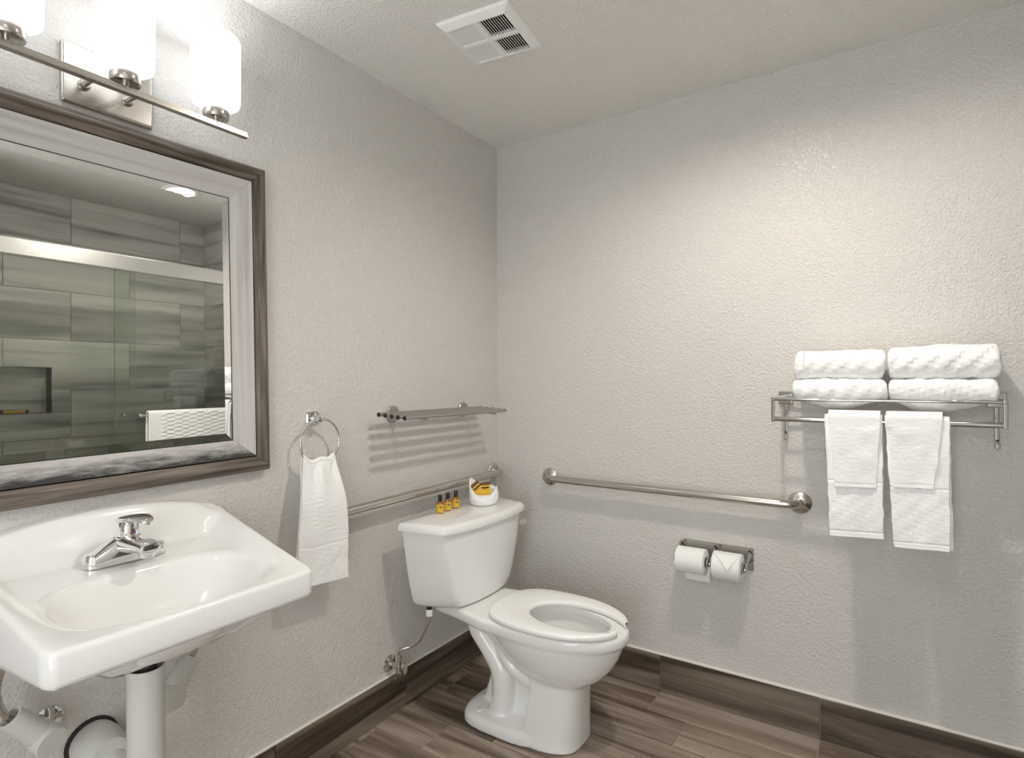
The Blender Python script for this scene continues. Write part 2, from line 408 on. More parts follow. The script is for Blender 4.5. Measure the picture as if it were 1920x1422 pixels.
# ------------------------------------------------------------------ vanity light
VY, VX = -1.697, 0.11
vl = thing('vanity_light', 'brushed nickel vanity light with three lit frosted glass shades above the mirror', 'wall lamp', (0, VY, 1.94))
obj('backplate', join(box(0, 0.014, VY-0.095, VY+0.105, 1.947, 2.092)), M_nickel, vl, bev=0.006)
for yy, zz in ((-1.746, 1.972), (-1.652, 1.984)):
    obj('arm', join(tube(crom([(0.012, yy, 2.0), (0.04, yy, 2.002), (0.085, yy, 1.995), (VX, yy, 1.985)], 5), 0.0065, 12), lathe([(0.013, 0.012), (0.013, 0.018), (0.008, 0.024)], (0, yy, 2.0), 'x', 16)), M_nickel, vl)
obj('crossbar', join(box(VX-0.009, VX+0.009, VY-0.308, VY+0.308, 1.974, 1.983), box(VX-0.0075, VX+0.0075, VY-0.306, VY+0.306, 1.9825, 1.990)), M_nickel, vl, bev=0.001)
for k in (-1, 0, 1):
    cy = VY+0.219*k
    cup = obj('socket_cup', join(lathe([(0.031, 1.997), (0.0325, 2.0), (0.0325, 2.026), (0.030, 2.029)], (VX, cy, 0), 'z', 32), lathe([(0.008, 1.985), (0.008, 1.999)], (VX, cy, 0), 'z', 16)), M_nickel, vl)
    obj('shade', lathe([(0.0301, 2.0285), (0.050, 2.031), (0.057, 2.036), (0.060, 2.045), (0.061, 2.10), (0.061, 2.205), (0.0595, 2.213), (0.056, 2.217), (0.052, 2.213), (0.055, 2.20), (0.055, 2.05), (0.03, 2.036)], (VX, cy, 0), 'z', 48, True, True), M_shade, vl)

    obj('bulb', lathe([(0.008, 2.030), (0.012, 2.09), (0.022, 2.12), (0.025, 2.14), (0.021, 2.158), (0.010, 2.167)], (VX, cy, 0), 'z', 20), M_bulb, vl)

# ------------------------------------------------------------------ ceiling vent
VC = Vector((0.522, -0.780, H))
vent = thing('ceiling_vent', 'white square exhaust vent grille with four louvred quarters on the ceiling', 'vent', VC, math.radians(7))
s = 0.130
sq = lambda a, z: [Vector((-a, -a, z)), Vector((a, -a, z)), Vector((a, a, z)), Vector((-a, a, z))]
obj('frame', loft([sq(s, 0), sq(s, -0.004), sq(s-0.004, -0.010), sq(s-0.024, -0.022), sq(s-0.028, -0.022), sq(s-0.028, -0.002)], False, False), M_fan, vent, local=True, ang=20)
obj('backing', box(-s+0.02, s-0.02, -s+0.02, s-0.02, -0.004, -0.001), M_dark, vent, local=True, ang=0)
g = s-0.028
obj('cross_bar', join(box(-g, g, -0.007, 0.007, -0.022, -0.006), box(-0.007, 0.007, -g, g, -0.0215, -0.0055)), M_fan, vent, local=True, ang=0)
for qx in (-1, 1):
    for qy in (-1, 1):
        x0, x1 = (0.007, g) if qx > 0 else (-g, -0.007); y0, y1 = (0.007, g) if qy > 0 else (-g, -0.007)
        n = 11
        for i in range(n):
            cx = x0+(x1-x0)*(i+0.5)/n; t = qx*math.radians(48); hw = 0.0052
            dx, dz = hw*cos(t), hw*sin(t); 
            V = [(cx-dx, y0, -0.0165+dz), (cx+dx, y0, -0.0165-dz), (cx+dx, y1, -0.0165-dz), (cx-dx, y1, -0.0165+dz)]
            nrm = Vector((sin(t), 0, cos(t)))*0.0014
            VF = loft([[Vector(v) for v in V], [Vector(v)+nrm for v in V]])
            obj('slat', VF, M_fan, vent, local=True, ang=0)

# ------------------------------------------------------------------ ceiling can lights
CANL = ['round recessed ceiling light nearest the toilet, out in the middle of the room', 'round recessed ceiling light in front of the shower, seen in the mirror', 'round recessed ceiling light added above the camera as unseen fill']
for (x, y, p, c), lb in zip(CAN_SPOTS, CANL):
    t = thing('ceiling_light', lb, 'ceiling light', (x, y, H))
    obj('trim_ring', lathe([(0.085, 0), (0.085, -0.003), (0.080, -0.007), (0.068, -0.006), (0.064, -0.001), (0.064, 0)], (x, y, H), 'z', 40, False, False), M_fan, t)
    obj('lens', lathe([(0.064, -0.0005), (0.064, -0.002), (0.0001, -0.004)], (x, y, H), 'z', 40, True, False), M_lens, t)

# ------------------------------------------------------------------ sink
SKY = -1.703; SD = 0.474
sink = thing('wall_sink', 'white porcelain wall hung sink with a raised backsplash under the mirror', 'sink', (0, SKY, 0.70))
def hwid(x):
    w = lerp(0.287, 0.262, x/SD); r = 0.03
    if x > SD-r: w -= r-math.sqrt(max(0, r*r-(x-(SD-r))**2))
    return w
def ztop(u, x):
    a = abs(u); hw = lerp(0.287, 0.262, x/SD)
    arc = 0.981-0.046*(a/0.287)**2.3
    deck = lerp(0.874, 0.839, sstep(0.07, SD, x)*0.5+0.5*min(1, max(0, (x-0.07)/(SD-0.07))))
    # backsplash slope
    k = sstep(0.030, 0.088, x)
    zc = lerp(arc, deck, k)
    # raised sides
    edge = interp([(0.0, 0.936), (0.03, 0.934), (0.06, 0.925), (0.40, 0.852), (0.45, 0.844), (SD, 0.840)], x)
    ks = sstep(hw-0.075, hw-0.008, a)
    z = lerp(zc, max(edge, zc) if x < 0.03 else edge, ks) if x > 0.03 else lerp(zc, edge, sstep(hw-0.03, hw, a))
    # basin
    cx, ax, ay = 0.318, 0.128, 0.207
    xx = (x-cx)/ax; e = 2.6
    # D-shaped: back edge straighter, front bowed
    q = (abs(xx)**e+(a/ay)**2.5)**(1/2.5)
    if q < 1.12:
        dep = 0.138*(1-min(1, q)**3.2)**1.25 if q < 1 else 0
        lip = 0.006*sstep(1.12, 0.95, q)
        z -= dep+lip
    return z
nu, nv = 150, 110
def ucoord(s): return math.copysign(abs(s)**0.92, s)
def top(i, j):
    t = j**0.95; x = 0.002+t*(SD-0.012-0.002); s_ = ucoord(i*2-1); u = s_*(hwid(x)-0.010)
    return (Vector((x, SKY+u, ztop(u, x))), (u, x))
V, F, _ = grid(top, nu, nv)
loop = [i for i in range(nu+1)]+[(j*(nu+1)+nu) for j in range(1, nv+1)]+[nv*(nu+1)+i for i in range(nu-1, -1, -1)]+[j*(nu+1) for j in range(nv-1, 0, -1)]
PL = [Vector((V[k].x, V[k].y)) for k in loop]; NRM = {}
for i, k in enumerate(loop):
    tn = PL[(i+1) % len(loop)]-PL[i-1]
    nn = Vector((tn.y, -tn.x)).normalized()
    if nn.dot(PL[i]-Vector((0.25, SKY))) < 0: nn = -nn
    if k in (0, nu): nn = Vector((0, 1 if k == nu else -1))
    elif k < nu: nn = Vector((0, 0))
    NRM[k] = nn
def outset(k, off, z):
    v = V[k]; nn = NRM[k]
    return Vector((0.0 if k <= nu else v.x+nn.x*off, v.y+nn.y*off, z))
rings = []
for off, dz in ((0.006, -0.0015), (0.009, -0.005), (0.010, -0.011)):
    rings.append([outset(k, off, V[k].z+dz) for k in loop])
def zb(v): return interp([(0, 0.742), (0.10, 0.752), (0.25, 0.765), (SD, 0.774)], v.x)
rings.append([outset(k, 0.009, lerp(V[k].z, zb(V[k]), 0.8)) for k in loop])
rings.append([outset(k, 0.006, zb(V[k])+0.006) for k in loop])
rings.append([outset(k, -0.002, zb(V[k])) for k in loop])
rings.append([outset(k, -0.016, zb(V[k])+0.001) for k in loop])
base = len(V); n = len(loop); prev = loop
for r in rings:
    st = len(V); V += r; cur = list(range(st, st+n))
    for i in range(n): F.append((prev[i], prev[(i+1) % n], cur[(i+1) % n], cur[i]))
    prev = cur
# underside: concentric rings down to the drain bulge
cen = Vector((0.27, SKY, 0))
for f in (0.93, 0.86, 0.78, 0.68, 0.55, 0.4, 0.25, 0.12):
    r = []
    for i in range(n):
        p = rings[-1][i]; q = cen+(Vector((p.x, p.y, 0))-cen)*f
        r.append(Vector((q.x, q.y, p.z-0.075*sstep(0.95, 0.35, f))))
    st = len(V); V += r; cur = list(range(st, st+n))
    for i in range(n): F.append((prev[i], prev[(i+1) % n], cur[(i+1) % n], cur[i]))
    prev = cur
F.append(tuple(prev))
obj('basin', (V, F), M_porc, sink, ang=60)
obj('drain', lathe([(0.024, 0.0), (0.024, 0.003), (0.018, 0.0045), (0.012, 0.001)], (0.32, SKY, ztop(0, 0.32)-0.001), 'z', 24), M_chrome, sink)

# ------------------------------------------------------------------ faucet
FX, FYc, FZ = 0.122, -1.703, 0.8715
fau = thing('faucet', 'chrome single lever faucet on the deck of the white sink', 'faucet', (FX, FYc, FZ))
def sell(cx, cy, a, b, z, e=2.5, n=40):
    R = []
    for k in range(n):
        t = 2*PI*k/n; c_, s_ = cos(t), sin(t)
        R.append(Vector((cx+a*math.copysign(abs(c_)**(2/e), c_), cy+b*math.copysign(abs(s_)**(2/e), s_), z)))
    return R
obj('base_plate', loft([sell(FX, FYc, 0.028, 0.086, FZ, 3), sell(FX, FYc, 0.028, 0.086, FZ+0.006, 3), sell(FX, FYc, 0.027, 0.085, FZ+0.022, 3), sell(FX, FYc, 0.024, 0.081, FZ+0.029, 3), sell(FX, FYc, 0.016, 0.070, FZ+0.031, 3)]), M_chrome, fau)
# swelling shoulder that rises to the middle
V2 = []
def shoulder(k, m):
    y = (k*2-1); h = 0.028+0.036*(1-abs(y)**1.4)
    w = 0.024+0.010*(1-abs(y))
    th = m*PI
    return (Vector((FX+0.004+w*math.copysign(abs(cos(th))**0.6, cos(th)), FYc+y*0.070, FZ+0.008+(h-0.008)*max(0.0, sin(th))**0.5)), (k, m))
obj('body', grid(shoulder, 30, 16), M_chrome, fau)
sp = crom([(FX+0.0, FYc, FZ+0.040), (FX+0.03, FYc, FZ+0.042), (FX+0.07, FYc, FZ+0.044), (FX+0.115, FYc, FZ+0.045), (FX+0.124, FYc, FZ+0.045)], 6)
rings = []
for i, P in enumerate(sp):
    f = i/(len(sp)-1); a = lerp(0.034, 0.019, f); b = lerp(0.022, 0.011, f)
    if i == len(sp)-1: a *= 0.7; b *= 0.6
    rings.append([Vector((P.x, P.y+a*cos(2*PI*k/24), P.z+b*math.copysign(abs(sin(2*PI*k/24))**0.8, sin(2*PI*k/24)))) for k in range(24)])
spo = obj('spout', loft(rings), M_chrome, fau)
obj('aerator', lathe([(0.0150, 0.0), (0.0165, 0.003), (0.0165, 0.034), (0.0145, 0.036)], (FX+0.106, FYc, FZ+0.024), 'z', 24), M_chrome, spo)
obj('handle_stem', lathe([(0.027, 0.040), (0.0255, 0.058), (0.022, 0.060), (0.0225, 0.062), (0.0225, 0.076), (0.021, 0.088), (0.014, 0.096)], (FX+0.014, FYc, FZ), 'z', 32), M_chrome, fau)
# lever: flattened dome that reaches forward
hd = []
for f, (x, a, zt) in enumerate([(-0.012, 0.004, 0.086), (-0.008, 0.017, 0.092), (0.006, 0.026, 0.099), (0.030, 0.029, 0.105), (0.060, 0.027, 0.108), (0.088, 0.021, 0.106), (0.106, 0.013, 0.103), (0.113, 0.003, 0.101)]):
    th = lerp(0.012, 0.006, f/7)
    hd.append([Vector((FX+x, FYc+a*cos(2*PI*k/20), FZ+zt+(th*0.55*sin(2*PI*k/20) if sin(2*PI*k/20) > 0 else th*0.8*sin(2*PI*k/20)))) for k in range(20)])
hdl = obj('lever', loft(hd), M_chrome, fau, ang=70)
obj('hot_dot', lathe([(0.003, 0), (0.003, 0.0006)], (FX+0.0362, FYc-0.003, FZ+0.068), 'x', 12), M_red, fau, label='small red hot mark')
obj('cold_dot', lathe([(0.003, 0), (0.003, 0.0006)], (FX+0.0360, FYc+0.004, FZ+0.068), 'x', 12), M_blue, fau, label='small blue cold mark')

# ------------------------------------------------------------------ covered plumbing under the sink
dr = thing('drain_pipe_cover', 'white insulated drain pipe hanging down from the middle of the sink', 'pipe', (0.235, -1.709, 0.33))
obj('pipe_sleeve', join(lathe([(0.037, 0.33), (0.037, 0.655), (0.034, 0.655), (0.034, 0.40)], (0.235, -1.709, 0), 'z', 32, True, True)), M_cover, dr, ang=50)
obj('drain_tailpiece', lathe([(0.021, 0.56), (0.021, 0.72)], (0.235, -1.709, 0), 'z', 24), M_hole, dr)
tw = crom([(0.235, -1.709, 0.36), (0.22, -1.709, 0.33), (0.17, -1.71, 0.32), (0.12, -1.705, 0.36), (0.07, -1.725, 0.40), (0.012, -1.73, 0.41)], 6)
obj('trap_sleeve', tube(tw, [0.038]*len(tw), 24), M_cover, dr)
obj('wall_sleeve', lathe([(0.050, 0.004), (0.052, 0.03), (0.048, 0.075), (0.040, 0.10)], (0, -1.725, 0.415), 'x', 32), M_cover, dr)
obj('wall_gap', lathe([(0.057, 0.0005), (0.057, 0.003)], (0, -1.727, 0.417), 'x', 32), M_hole, dr, label='dark ragged hole around the pipe at the wall')
def valve_cover(name, label, C, A, face):
    t = thing(name, label, 'pipe cover', C)
    C = Vector(C); A = Vector(A); ax = (A-C).normalized()
    P = [C+ax*0.0, C+ax*0.03, A]
    obj('sleeve', join(lathe([(0.024, 0.01), (0.026, 0.03), (0.0225, (A-C).length), (0.019, (A-C).length), (0.018, 0.04)], C, ax, 28)), M_cover, t, ang=50)
    fx = Vector(face).normalized()
    obj('valve_cap', lathe([(0.020, -0.035), (0.030, -0.02), (0.0315, 0.0), (0.0315, 0.022), (0.030, 0.025), (0.010, 0.026)], C, fx, 32), M_cover, t, ang=40)
    obj('supply_hose', tube(crom([C+ax*0.04, A+ax*0.015, A+ax*0.05+Vector((0.0, 0.01, 0.03)), A+ax*0.06+Vector((0.02, 0.03, 0.09))], 6), 0.0075, 12), M_steel, t)
    return t
vcl = valve_cover('supply_valve_cover', 'white insulated supply valve cover under the left front corner of the sink', (0.085, -1.845, 0.515), (0.085, -1.905, 0.590), (1, 0.25, -0.25))
obj('escutcheon', lathe([(0.030, 0.0005), (0.030, 0.006), (0.022, 0.010)], (0, -1.815, 0.512), 'x', 28), M_chrome, vcl)
vcr = valve_cover('supply_valve_cover', 'white insulated supply valve cover behind the drain pipe on its right', (0.075, -1.583, 0.482), (0.055, -1.520, 0.548), (1, 0.1, -0.1))
obj('escutcheon', lathe([(0.030, 0.0005), (0.030, 0.006), (0.022, 0.010)], (0, -1.575, 0.47), 'x', 28), M_chrome, vcr)

# ------------------------------------------------------------------ towel ring and its towel
tr_ = thing('towel_ring', 'round chrome towel ring on the wall between mirror and toilet', 'towel ring', (0, -1.092, 1.16))
obj('mount_plate', loft([sell(0, 0, 0.026, 0.022, 0, 6), sell(0, 0, 0.026, 0.022, 0.006, 6), sell(0, 0, 0.022, 0.018, 0.010, 6)]), M_chrome, tr_, local=True)
tr_.children[0].matrix_local = Matrix.Translation((0, 0, 0.005)) @ Matrix(((0, 0, 1, 0), (1, 0, 0, 0), (0, 1, 0, 0), (0, 0, 0, 1)))
obj('post', join(lathe([(0.010, 0.008), (0.009, 0.03), (0.012, 0.034), (0.012, 0.05), (0.008, 0.052)], (0, -1.092, 1.165), 'x', 20)), M_chrome, tr_)
RC = Vector((0.048, -1.095, 1.088)); RR = 0.077
obj('ring', tube([RC+Vector((0.0, RR*sin(2*PI*k/64), RR*cos(2*PI*k/64))) for k in range(64)], 0.0042, 10, closed=True), M_chrome, tr_)

def cloth_over(name, mat_, path, y_or_x, cfun, nu, nv, thick, parent=None):
    pass
# hand towel: two layers gathered through the ring
def ring_towel():
    parts = []
    zt = 1.022
    for layer, (x0, zb0, zb1, sh) in enumerate(((0.062, 0.645, 0.629, 0.0), (0.040, 0.655, 0.645, 0.004))):
        def f(i, j):
            t = j; s = i*2-1
            half = interp([(0, 0.062), (0.10, 0.069), (0.35, 0.085), (0.6, 0.096), (1, 0.0965)], t)
            cy = lerp(-1.106, -1.1175, t)+sh
            y = cy+s*half
            ztop_ = 1.022+0.018*abs(s)**1.6+0.006*sin(s*5+1)
            z = lerp(ztop_, lerp(zb0, zb1, i), t)
            fold = (0.007*sin(s*5.5+0.6)+0.004*sin(s*11+2))*max(0, 1-t*3.2)**1.3+0.003*vnoise(s*2.2, t*5, layer)
            dob = -0.0022 if 0.683 < t < 0.690 else 0
            x = x0+fold+lerp(0, 0.030, sstep(0, 0.42, t))*(1 if layer == 0 else 1.3)+dob
            if t > 0.69 and layer == 0:
                x += (0.0012 if (math.floor(y/0.0125)-math.floor(z/0.0125)) % 4 < 2 else 0)+0.0012*vnoise(y*50, z*50, 9)
            else: x += 0.0008*sin(z*420)*vnoise(y*40, z*30, 4)
            # bring both layers together over the ring
            x = lerp(0.050+(0.008 if layer == 0 else -0.008), x, sstep(0.0, 0.08, t))
            return (Vector((x, y, z)), (y, z))
        parts.append(grid(f, 60, 130))
    # the turn over the ring
    def g(i, j):
        s = i*2-1; th = j*PI
        ztop_ = 1.022+0.018*abs(s)**1.6+0.006*sin(s*5+1)
        fold = 0.010*sin(s*7.5+0.6)+0.006*sin(s*13+2)
        return (Vector((0.050+0.008*cos(th)+fold*0, -1.106+s*0.060+0.004*j, ztop_+0.009*sin(th))), (s, th))
    parts.append(grid(g, 60, 10))
    return join(*parts)
ht = obj('hand_towel', ring_towel(), M_terry, ang=180)
tag(ht, 'white hand towel hanging through the chrome towel ring', 'towel')
sm = ht.modifiers.new('thick', 'SOLIDIFY'); sm.thickness = 0.005; sm.offset = 0

# ------------------------------------------------------------------ bar shelf over the toilet
sh = thing('bar_shelf', 'grey metal wall shelf of five thin bars above the toilet', 'shelf', (0, -0.50, 1.13))
for yy in (-0.721, -0.281):
    obj('rosette', lathe([(0.033, 0.0005), (0.033, 0.006), (0.030, 0.009), (0.012, 0.010), (0.010, 0.014)], (0, yy, 1.160), 'x', 32), M_shelf, sh)
    obj('arm', tube([(0.008, yy, 1.158), (0.05, yy, 1.1565), (0.185, yy, 1.1475)], 0.0065, 12), M_shelf, sh)
for bx, bz in ((0.050, 1.165), (0.083, 1.163), (0.116, 1.1605), (0.148, 1.158), (0.180, 1.156)):
    b_ = obj('bar', tube([(bx, -0.838, bz), (bx, -0.205, bz)], 0.0078, 14), M_shelf, sh)
    obj('end_cap', lathe([(0.0082, 0), (0.0082, 0.003), (0.006, 0.005)], (bx, -0.836, bz), '-y', 14), M_black, b_)
    obj('end_cap', lathe([(0.0082, 0), (0.0082, 0.003), (0.006, 0.005)], (bx, -0.207, bz), 'y', 14), M_black, b_)

# ------------------------------------------------------------------ grab bars
def grab_bar(name, label, A, B, nrm, off=0.056, r=0.016, fr=0.040):
    A, B, nrm = Vector(A), Vector(B), Vector(nrm)
    t = thing(name, label, 'grab bar', (A+B)/2)
    ax = (B-A).normalized(); c = 0.045
    pts = [A]
    for k in range(7):
        th = k/6*PI/2; pts.append(A+nrm*(off-c)+nrm*c*sin(th)+ax*c*(1-cos(th)))
    q = [B]
    for k in range(7):
        th = k/6*PI/2; q.append(B+nrm*(off-c)+nrm*c*sin(th)-ax*c*(1-cos(th)))
    obj('bar', tube(pts+q[::-1], r, 20), M_steel, t)
    for P in (A, B):
        obj('flange', lathe([(fr, 0.0006), (fr, 0.004), (fr-0.003, 0.008), (r+0.008, 0.012), (r+0.002, 0.016)], P, nrm, 36), M_steel, t)
    return t
grab_bar('grab_bar', 'long brushed steel grab bar on the mirror wall behind the toilet', (0, -1.08, 0.838), (0, -0.046, 0.850), (1, 0, 0))
grab_bar('grab_bar', 'brushed steel grab bar on the wall beside the toilet above the paper holder', (0.298, 0, 0.842), (1.344, 0, 0.838), (0, -1, 0))

# ------------------------------------------------------------------ toilet
TY = -0.493
toi = thing('toilet', 'white two piece toilet with an open front seat and no lid in the corner', 'toilet', (0, TY, 0), math.radians(0.0))
def WP(VF):
    """raise and set forward the upper body, keep the foot on the floor"""
    out = []
    for v in VF[0]:
        k = min(1, max(0, v[2]/0.2)); k = k*k*(3-2*k) if k < 1 else 1
        U = Vector((0.972*v[0]+0.0455, 0.972*v[1], 0.972*v[2]+0.036)); out.append(Vector(v).lerp(U, k))
    return (out,)+tuple(VF[1:])
def egg(tab, z, n=56, x0=None, x1=None):
    """ring around a half-width table (x, w)"""
    xs0, xs1 = tab[0][0], tab[-1][0]; R = []
    for k in range(n):
        t = 2*PI*k/n; c_ = cos(t); x = lerp(xs0, xs1, (c_+1)/2)
        w = interp(tab, x); R.append(Vector((x, math.copysign(w, sin(t)) if abs(sin(t)) > 1e-6 else 0.0, z)))
    return R
def rimtab(grow=0.0, x0=0.065):
    pts = [(x0, 0.0), (x0+0.004, 0.120), (0.14, 0.130), (0.20, 0.142), (0.26, 0.158), (0.34, 0.178)]
    cx, a, b = 0.54, 0.312, 0.188
    for k in range(0, 33):
        t = k/32; x = 0.40+(cx+a-0.40)*(1-(1-t)**2)
        q = 1-((x-cx)/a)**2 if x > cx else 1-((x-cx)/0.42)**2
        pts.append((x, b*math.sqrt(max(0, q))))
    return [(x, max(0, w+grow) if w > 0 else 0) for x, w in pts]
TB = rimtab()
def scale_ring(R, c, sx, sy, z): return [Vector((c[0]+(v.x-c[0])*sx, c[1]+(v.y-c[1])*sy, z)) for v in R]
R0 = egg(TB, 0.40, 72)
deck = loft([scale_ring(R0, (0.5, 0), 0.93, 0.90, 0.352), scale_ring(R0, (0.5, 0), 0.985, 0.975, 0.358), scale_ring(R0, (0.5, 0), 1, 1, 0.368), scale_ring(R0, (0.5, 0), 1, 1, 0.390), scale_ring(R0, (0.5, 0), 0.992, 0.985, 0.398), scale_ring(R0, (0.5, 0), 0.975, 0.96, 0.401)])
def ell(cx, a, b, z, n=48, e=2.0): return [Vector((cx+a*math.copysign(abs(cos(2*PI*k/n))**(2/e), cos(2*PI*k/n)), b*math.copysign(abs(sin(2*PI*k/n))**(2/e), sin(2*PI*k/n)), z)) for k in range(n)]
bowl = loft([ell(0.59, 0.09, 0.080, 0.175), ell(0.585, 0.135, 0.105, 0.195), ell(0.578, 0.180, 0.130, 0.222), ell(0.568, 0.222, 0.151, 0.258), ell(0.560, 0.255, 0.168, 0.300), ell(0.555, 0.276, 0.179, 0.340), ell(0.553, 0.285, 0.183, 0.375)])
def dring(x0, a, b, z, n=40):
    sg = lambda v, e: math.copysign(abs(v)**e, v)
    return [Vector((x0+a*max(0, cos(t))**0.75, b*sg(sin(t), 0.62), z)) for t in [PI*(k/n-0.5) for k in range(n+1)]]
column = loft([dring(0.522, 0.192, 0.131, 0.0), dring(0.522, 0.190, 0.128, 0.02), dring(0.522, 0.176, 0.116, 0.12), dring(0.522, 0.172, 0.109, 0.19), dring(0.520, 0.176, 0.108, 0.24)])
foot = loft([ell(0.42, 0.185, 0.146, 0.0, 48, 3.6), ell(0.42, 0.185, 0.146, 0.028, 48, 3.6), ell(0.42, 0.178, 0.136, 0.042, 48, 3.4), ell(0.42, 0.15, 0.095, 0.050, 48, 3.0)])
web = loft([ell(0.45, 0.185, 0.048, 0.0, 40, 3), ell(0.45, 0.165, 0.045, 0.10, 40, 3), ell(0.45, 0.150, 0.045, 0.20, 40, 3), ell(0.43, 0.19, 0.060, 0.30, 40, 3), ell(0.40, 0.24, 0.080, 0.36, 40, 3)])
tubes = []
for s_ in (-1, 1):
    pth = crom([(0.390, s_*0.062, 0.03), (0.390, s_*0.064, 0.10), (0.370, s_*0.068, 0.18), (0.315, s_*0.070, 0.255), (0.27, s_*0.078, 0.315), (0.26, s_*0.080, 0.36)], 6)
    tubes.append(tube(pth, [lerp(0.045, 0.040, i/(len(pth)-1)) for i in range(len(pth))], 20))
    pth = crom([(0.275, s_*0.095, 0.352), (0.33, s_*0.098, 0.340), (0.375, s_*0.094, 0.290), (0.405, s_*0.088, 0.235), (0.45, s_*0.083, 0.195), (0.52, s_*0.080, 0.178), (0.60, s_*0.070, 0.170)], 6)
    tubes.append(tube(pth, 0.023, 16))
cav = None
body = WP(join(deck, bowl, column, foot, web, *tubes))
ob = obj('bowl', body, M_porc, toi, local=True, ang=0)
cutter_rings = [ell(0.600, 0.05, 0.045, 0.20), ell(0.600, 0.11, 0.085, 0.235), ell(0.602, 0.165, 0.118, 0.30), ell(0.604, 0.185, 0.130, 0.345), ell(0.605, 0.182, 0.127, 0.365), ell(0.605, 0.176, 0.118, 0.378), ell(0.605, 0.176, 0.118, 0.45)]
cm = bpy.data.meshes.new('cut'); cv = WP(loft(cutter_rings)); cm.from_pydata([tuple(v) for v in cv[0]], [], cv[1])
bm = bmesh.new(); bm.from_mesh(cm); bmesh.ops.recalc_face_normals(bm, faces=bm.faces[:]); bm.to_mesh(cm); bm.free()
co = bpy.data.objects.new('cut', cm); link(co); co.parent = toi
rm = ob.modifiers.new('remesh', 'REMESH'); rm.mode = 'VOXEL'; rm.voxel_size = 0.0045; rm.use_smooth_shade = True
sm = ob.modifiers.new('smooth', 'SMOOTH'); sm.iterations = 4; sm.factor = 0.5
bo = ob.modifiers.new('bool', 'BOOLEAN'); bo.object = co; bo.operation = 'DIFFERENCE'; bo.solver = 'EXACT'
r2m = ob.modifiers.new('remesh2', 'REMESH'); r2m.mode = 'VOXEL'; r2m.voxel_size = 0.0042; r2m.use_smooth_shade = True
sm = ob.modifiers.new('smooth2', 'SMOOTH'); sm.iterations = 7; sm.factor = 0.5
bpy.context.view_layer.update()
dg = bpy.context.evaluated_depsgraph_get()
nm = bpy.data.meshes.new_from_object(ob.evaluated_get(dg), depsgraph=dg)
ob.modifiers.clear(); ob.data = nm; nm.name = 'bowl'
if not nm.materials: nm.materials.append(M_porc)
nm.shade_smooth()
bpy.data.objects.remove(co)
obj('water', WP(lathe([(0.062, 0.262), (0.0001, 0.2621)], (0.605, 0, 0), 'z', 32, False, False)), mat('bowl_water', (0.62, 0.64, 0.63), 0.03, **{'Coat Weight': 1.0}), toi, local=True)
for s_ in (-1, 1):
    obj('bolt_cap', lathe([(0.017, 0.052), (0.0165, 0.062), (0.012, 0.070), (0.004, 0.073)], (0.325, s_*0.100, -0.016), 'z', 20), M_porc, toi, local=True)
# seat: open front ring
def seat_ring():
    n = 60; rings = []
    for k in range(n+1):
        th = lerp(0.27, 2*PI-0.27, k/n); c_, s_ = cos(th), sin(th)
        if c_ > 0: ox, oy = 0.575+0.272*c_, 0.190*s_
        else: ox, oy = 0.575+0.255*math.copysign(abs(c_)**(2/2.9), c_), 0.190*math.copysign(abs(s_)**(2/2.9), s_)
        inner = Vector((0.628+(0.205 if c_ > 0 else 0.158)*c_, 0.112*s_)) if True else None
        if c_ > 0: inner = Vector((0.628+0.205*c_, 0.112*s_))
        O = Vector((ox, oy)); I = Vector((inner.x, inner.y))
        e = min(k, n-k)
        if e < 4:
            f = 1-(1-e/4)**2; mid = (O+I)/2; ds = 0.006*(1-f)
            O = mid+(O-mid)*lerp(0.72, 1, f); I = mid+(I-mid)*lerp(0.72, 1, f)
        z0, z1 = 0.404, 0.425
        d = (O-I).normalized(); w = (O-I).length
        prof2 = [(0.0, z0+0.006), (0.004, z0), (w-0.004, z0), (w, z0+0.005), (w, z1-0.007), (w-0.004, z1-0.002), (w-0.012, z1), (0.016, z1-0.0015), (0.006, z1-0.004), (0.001, z1-0.009)]
        rings.append([Vector((I.x+d.x*p, I.y+d.y*p, q)) for p, q in prof2])
    return loft(rings)
obj('seat', WP(seat_ring()), M_seat, toi, local=True, ang=60)
# tank
def tank_ring(t, z, grow=0.0, sh=0.0):
    # t 0 bottom .. 1 top
    yb = lerp(0.205, 0.276, t)+grow; yr = lerp(0.132, 0.238, t**0.8)+grow; xr = lerp(0.268, 0.272, t)+grow; xf_ = lerp(0.286, 0.312, t)+grow; xb = 0.100-min(grow, 0.01)
    P = [Vector((xb, -yb)), Vector((xb+0.05, -(yb-0.006))), Vector((xr-0.012, -(yr+0.006))), Vector((xr-0.003, -(yr-0.001))), Vector((xr+0.003, -(yr-0.012)))]
    m = 12; F2 = []
    for k in range(1, m):
        s_ = -1+2*k/m; F2.append(Vector((xr+0.003+(xf_-xr-0.003)*(1-abs(s_)**2.2), s_*(yr-0.012))))
    Q = P+F2+[Vector((p.x, -p.y)) for p in P[::-1]]
    return [Vector((p.x+0.05*max(0, p.y), p.y*(1.09 if p.y > 0 else 1), z)) for p in Q]
tk = []
for t in [0, 0.02, 0.06, 0.15, 0.3, 0.45, 0.6, 0.75, 0.9, 1.0]:
    z = lerp(0.428, 0.738, t); gw = -0.012*(1-min(1, t/0.06))**2
    tb = t**0.62
    tk.append(tank_ring(tb, z, gw))
obj('tank', loft(tk), M_porc, toi, local=True, ang=35)
lid = [tank_ring(1, 0.729, 0.006), tank_ring(1, 0.731, 0.012), tank_ring(1, 0.742, 0.0125), tank_ring(1, 0.754, 0.009), tank_ring(1, 0.760, 0.003), tank_ring(1, 0.763, -0.007)]
obj('tank_lid', loft(lid), M_porc, toi, local=True, ang=50)
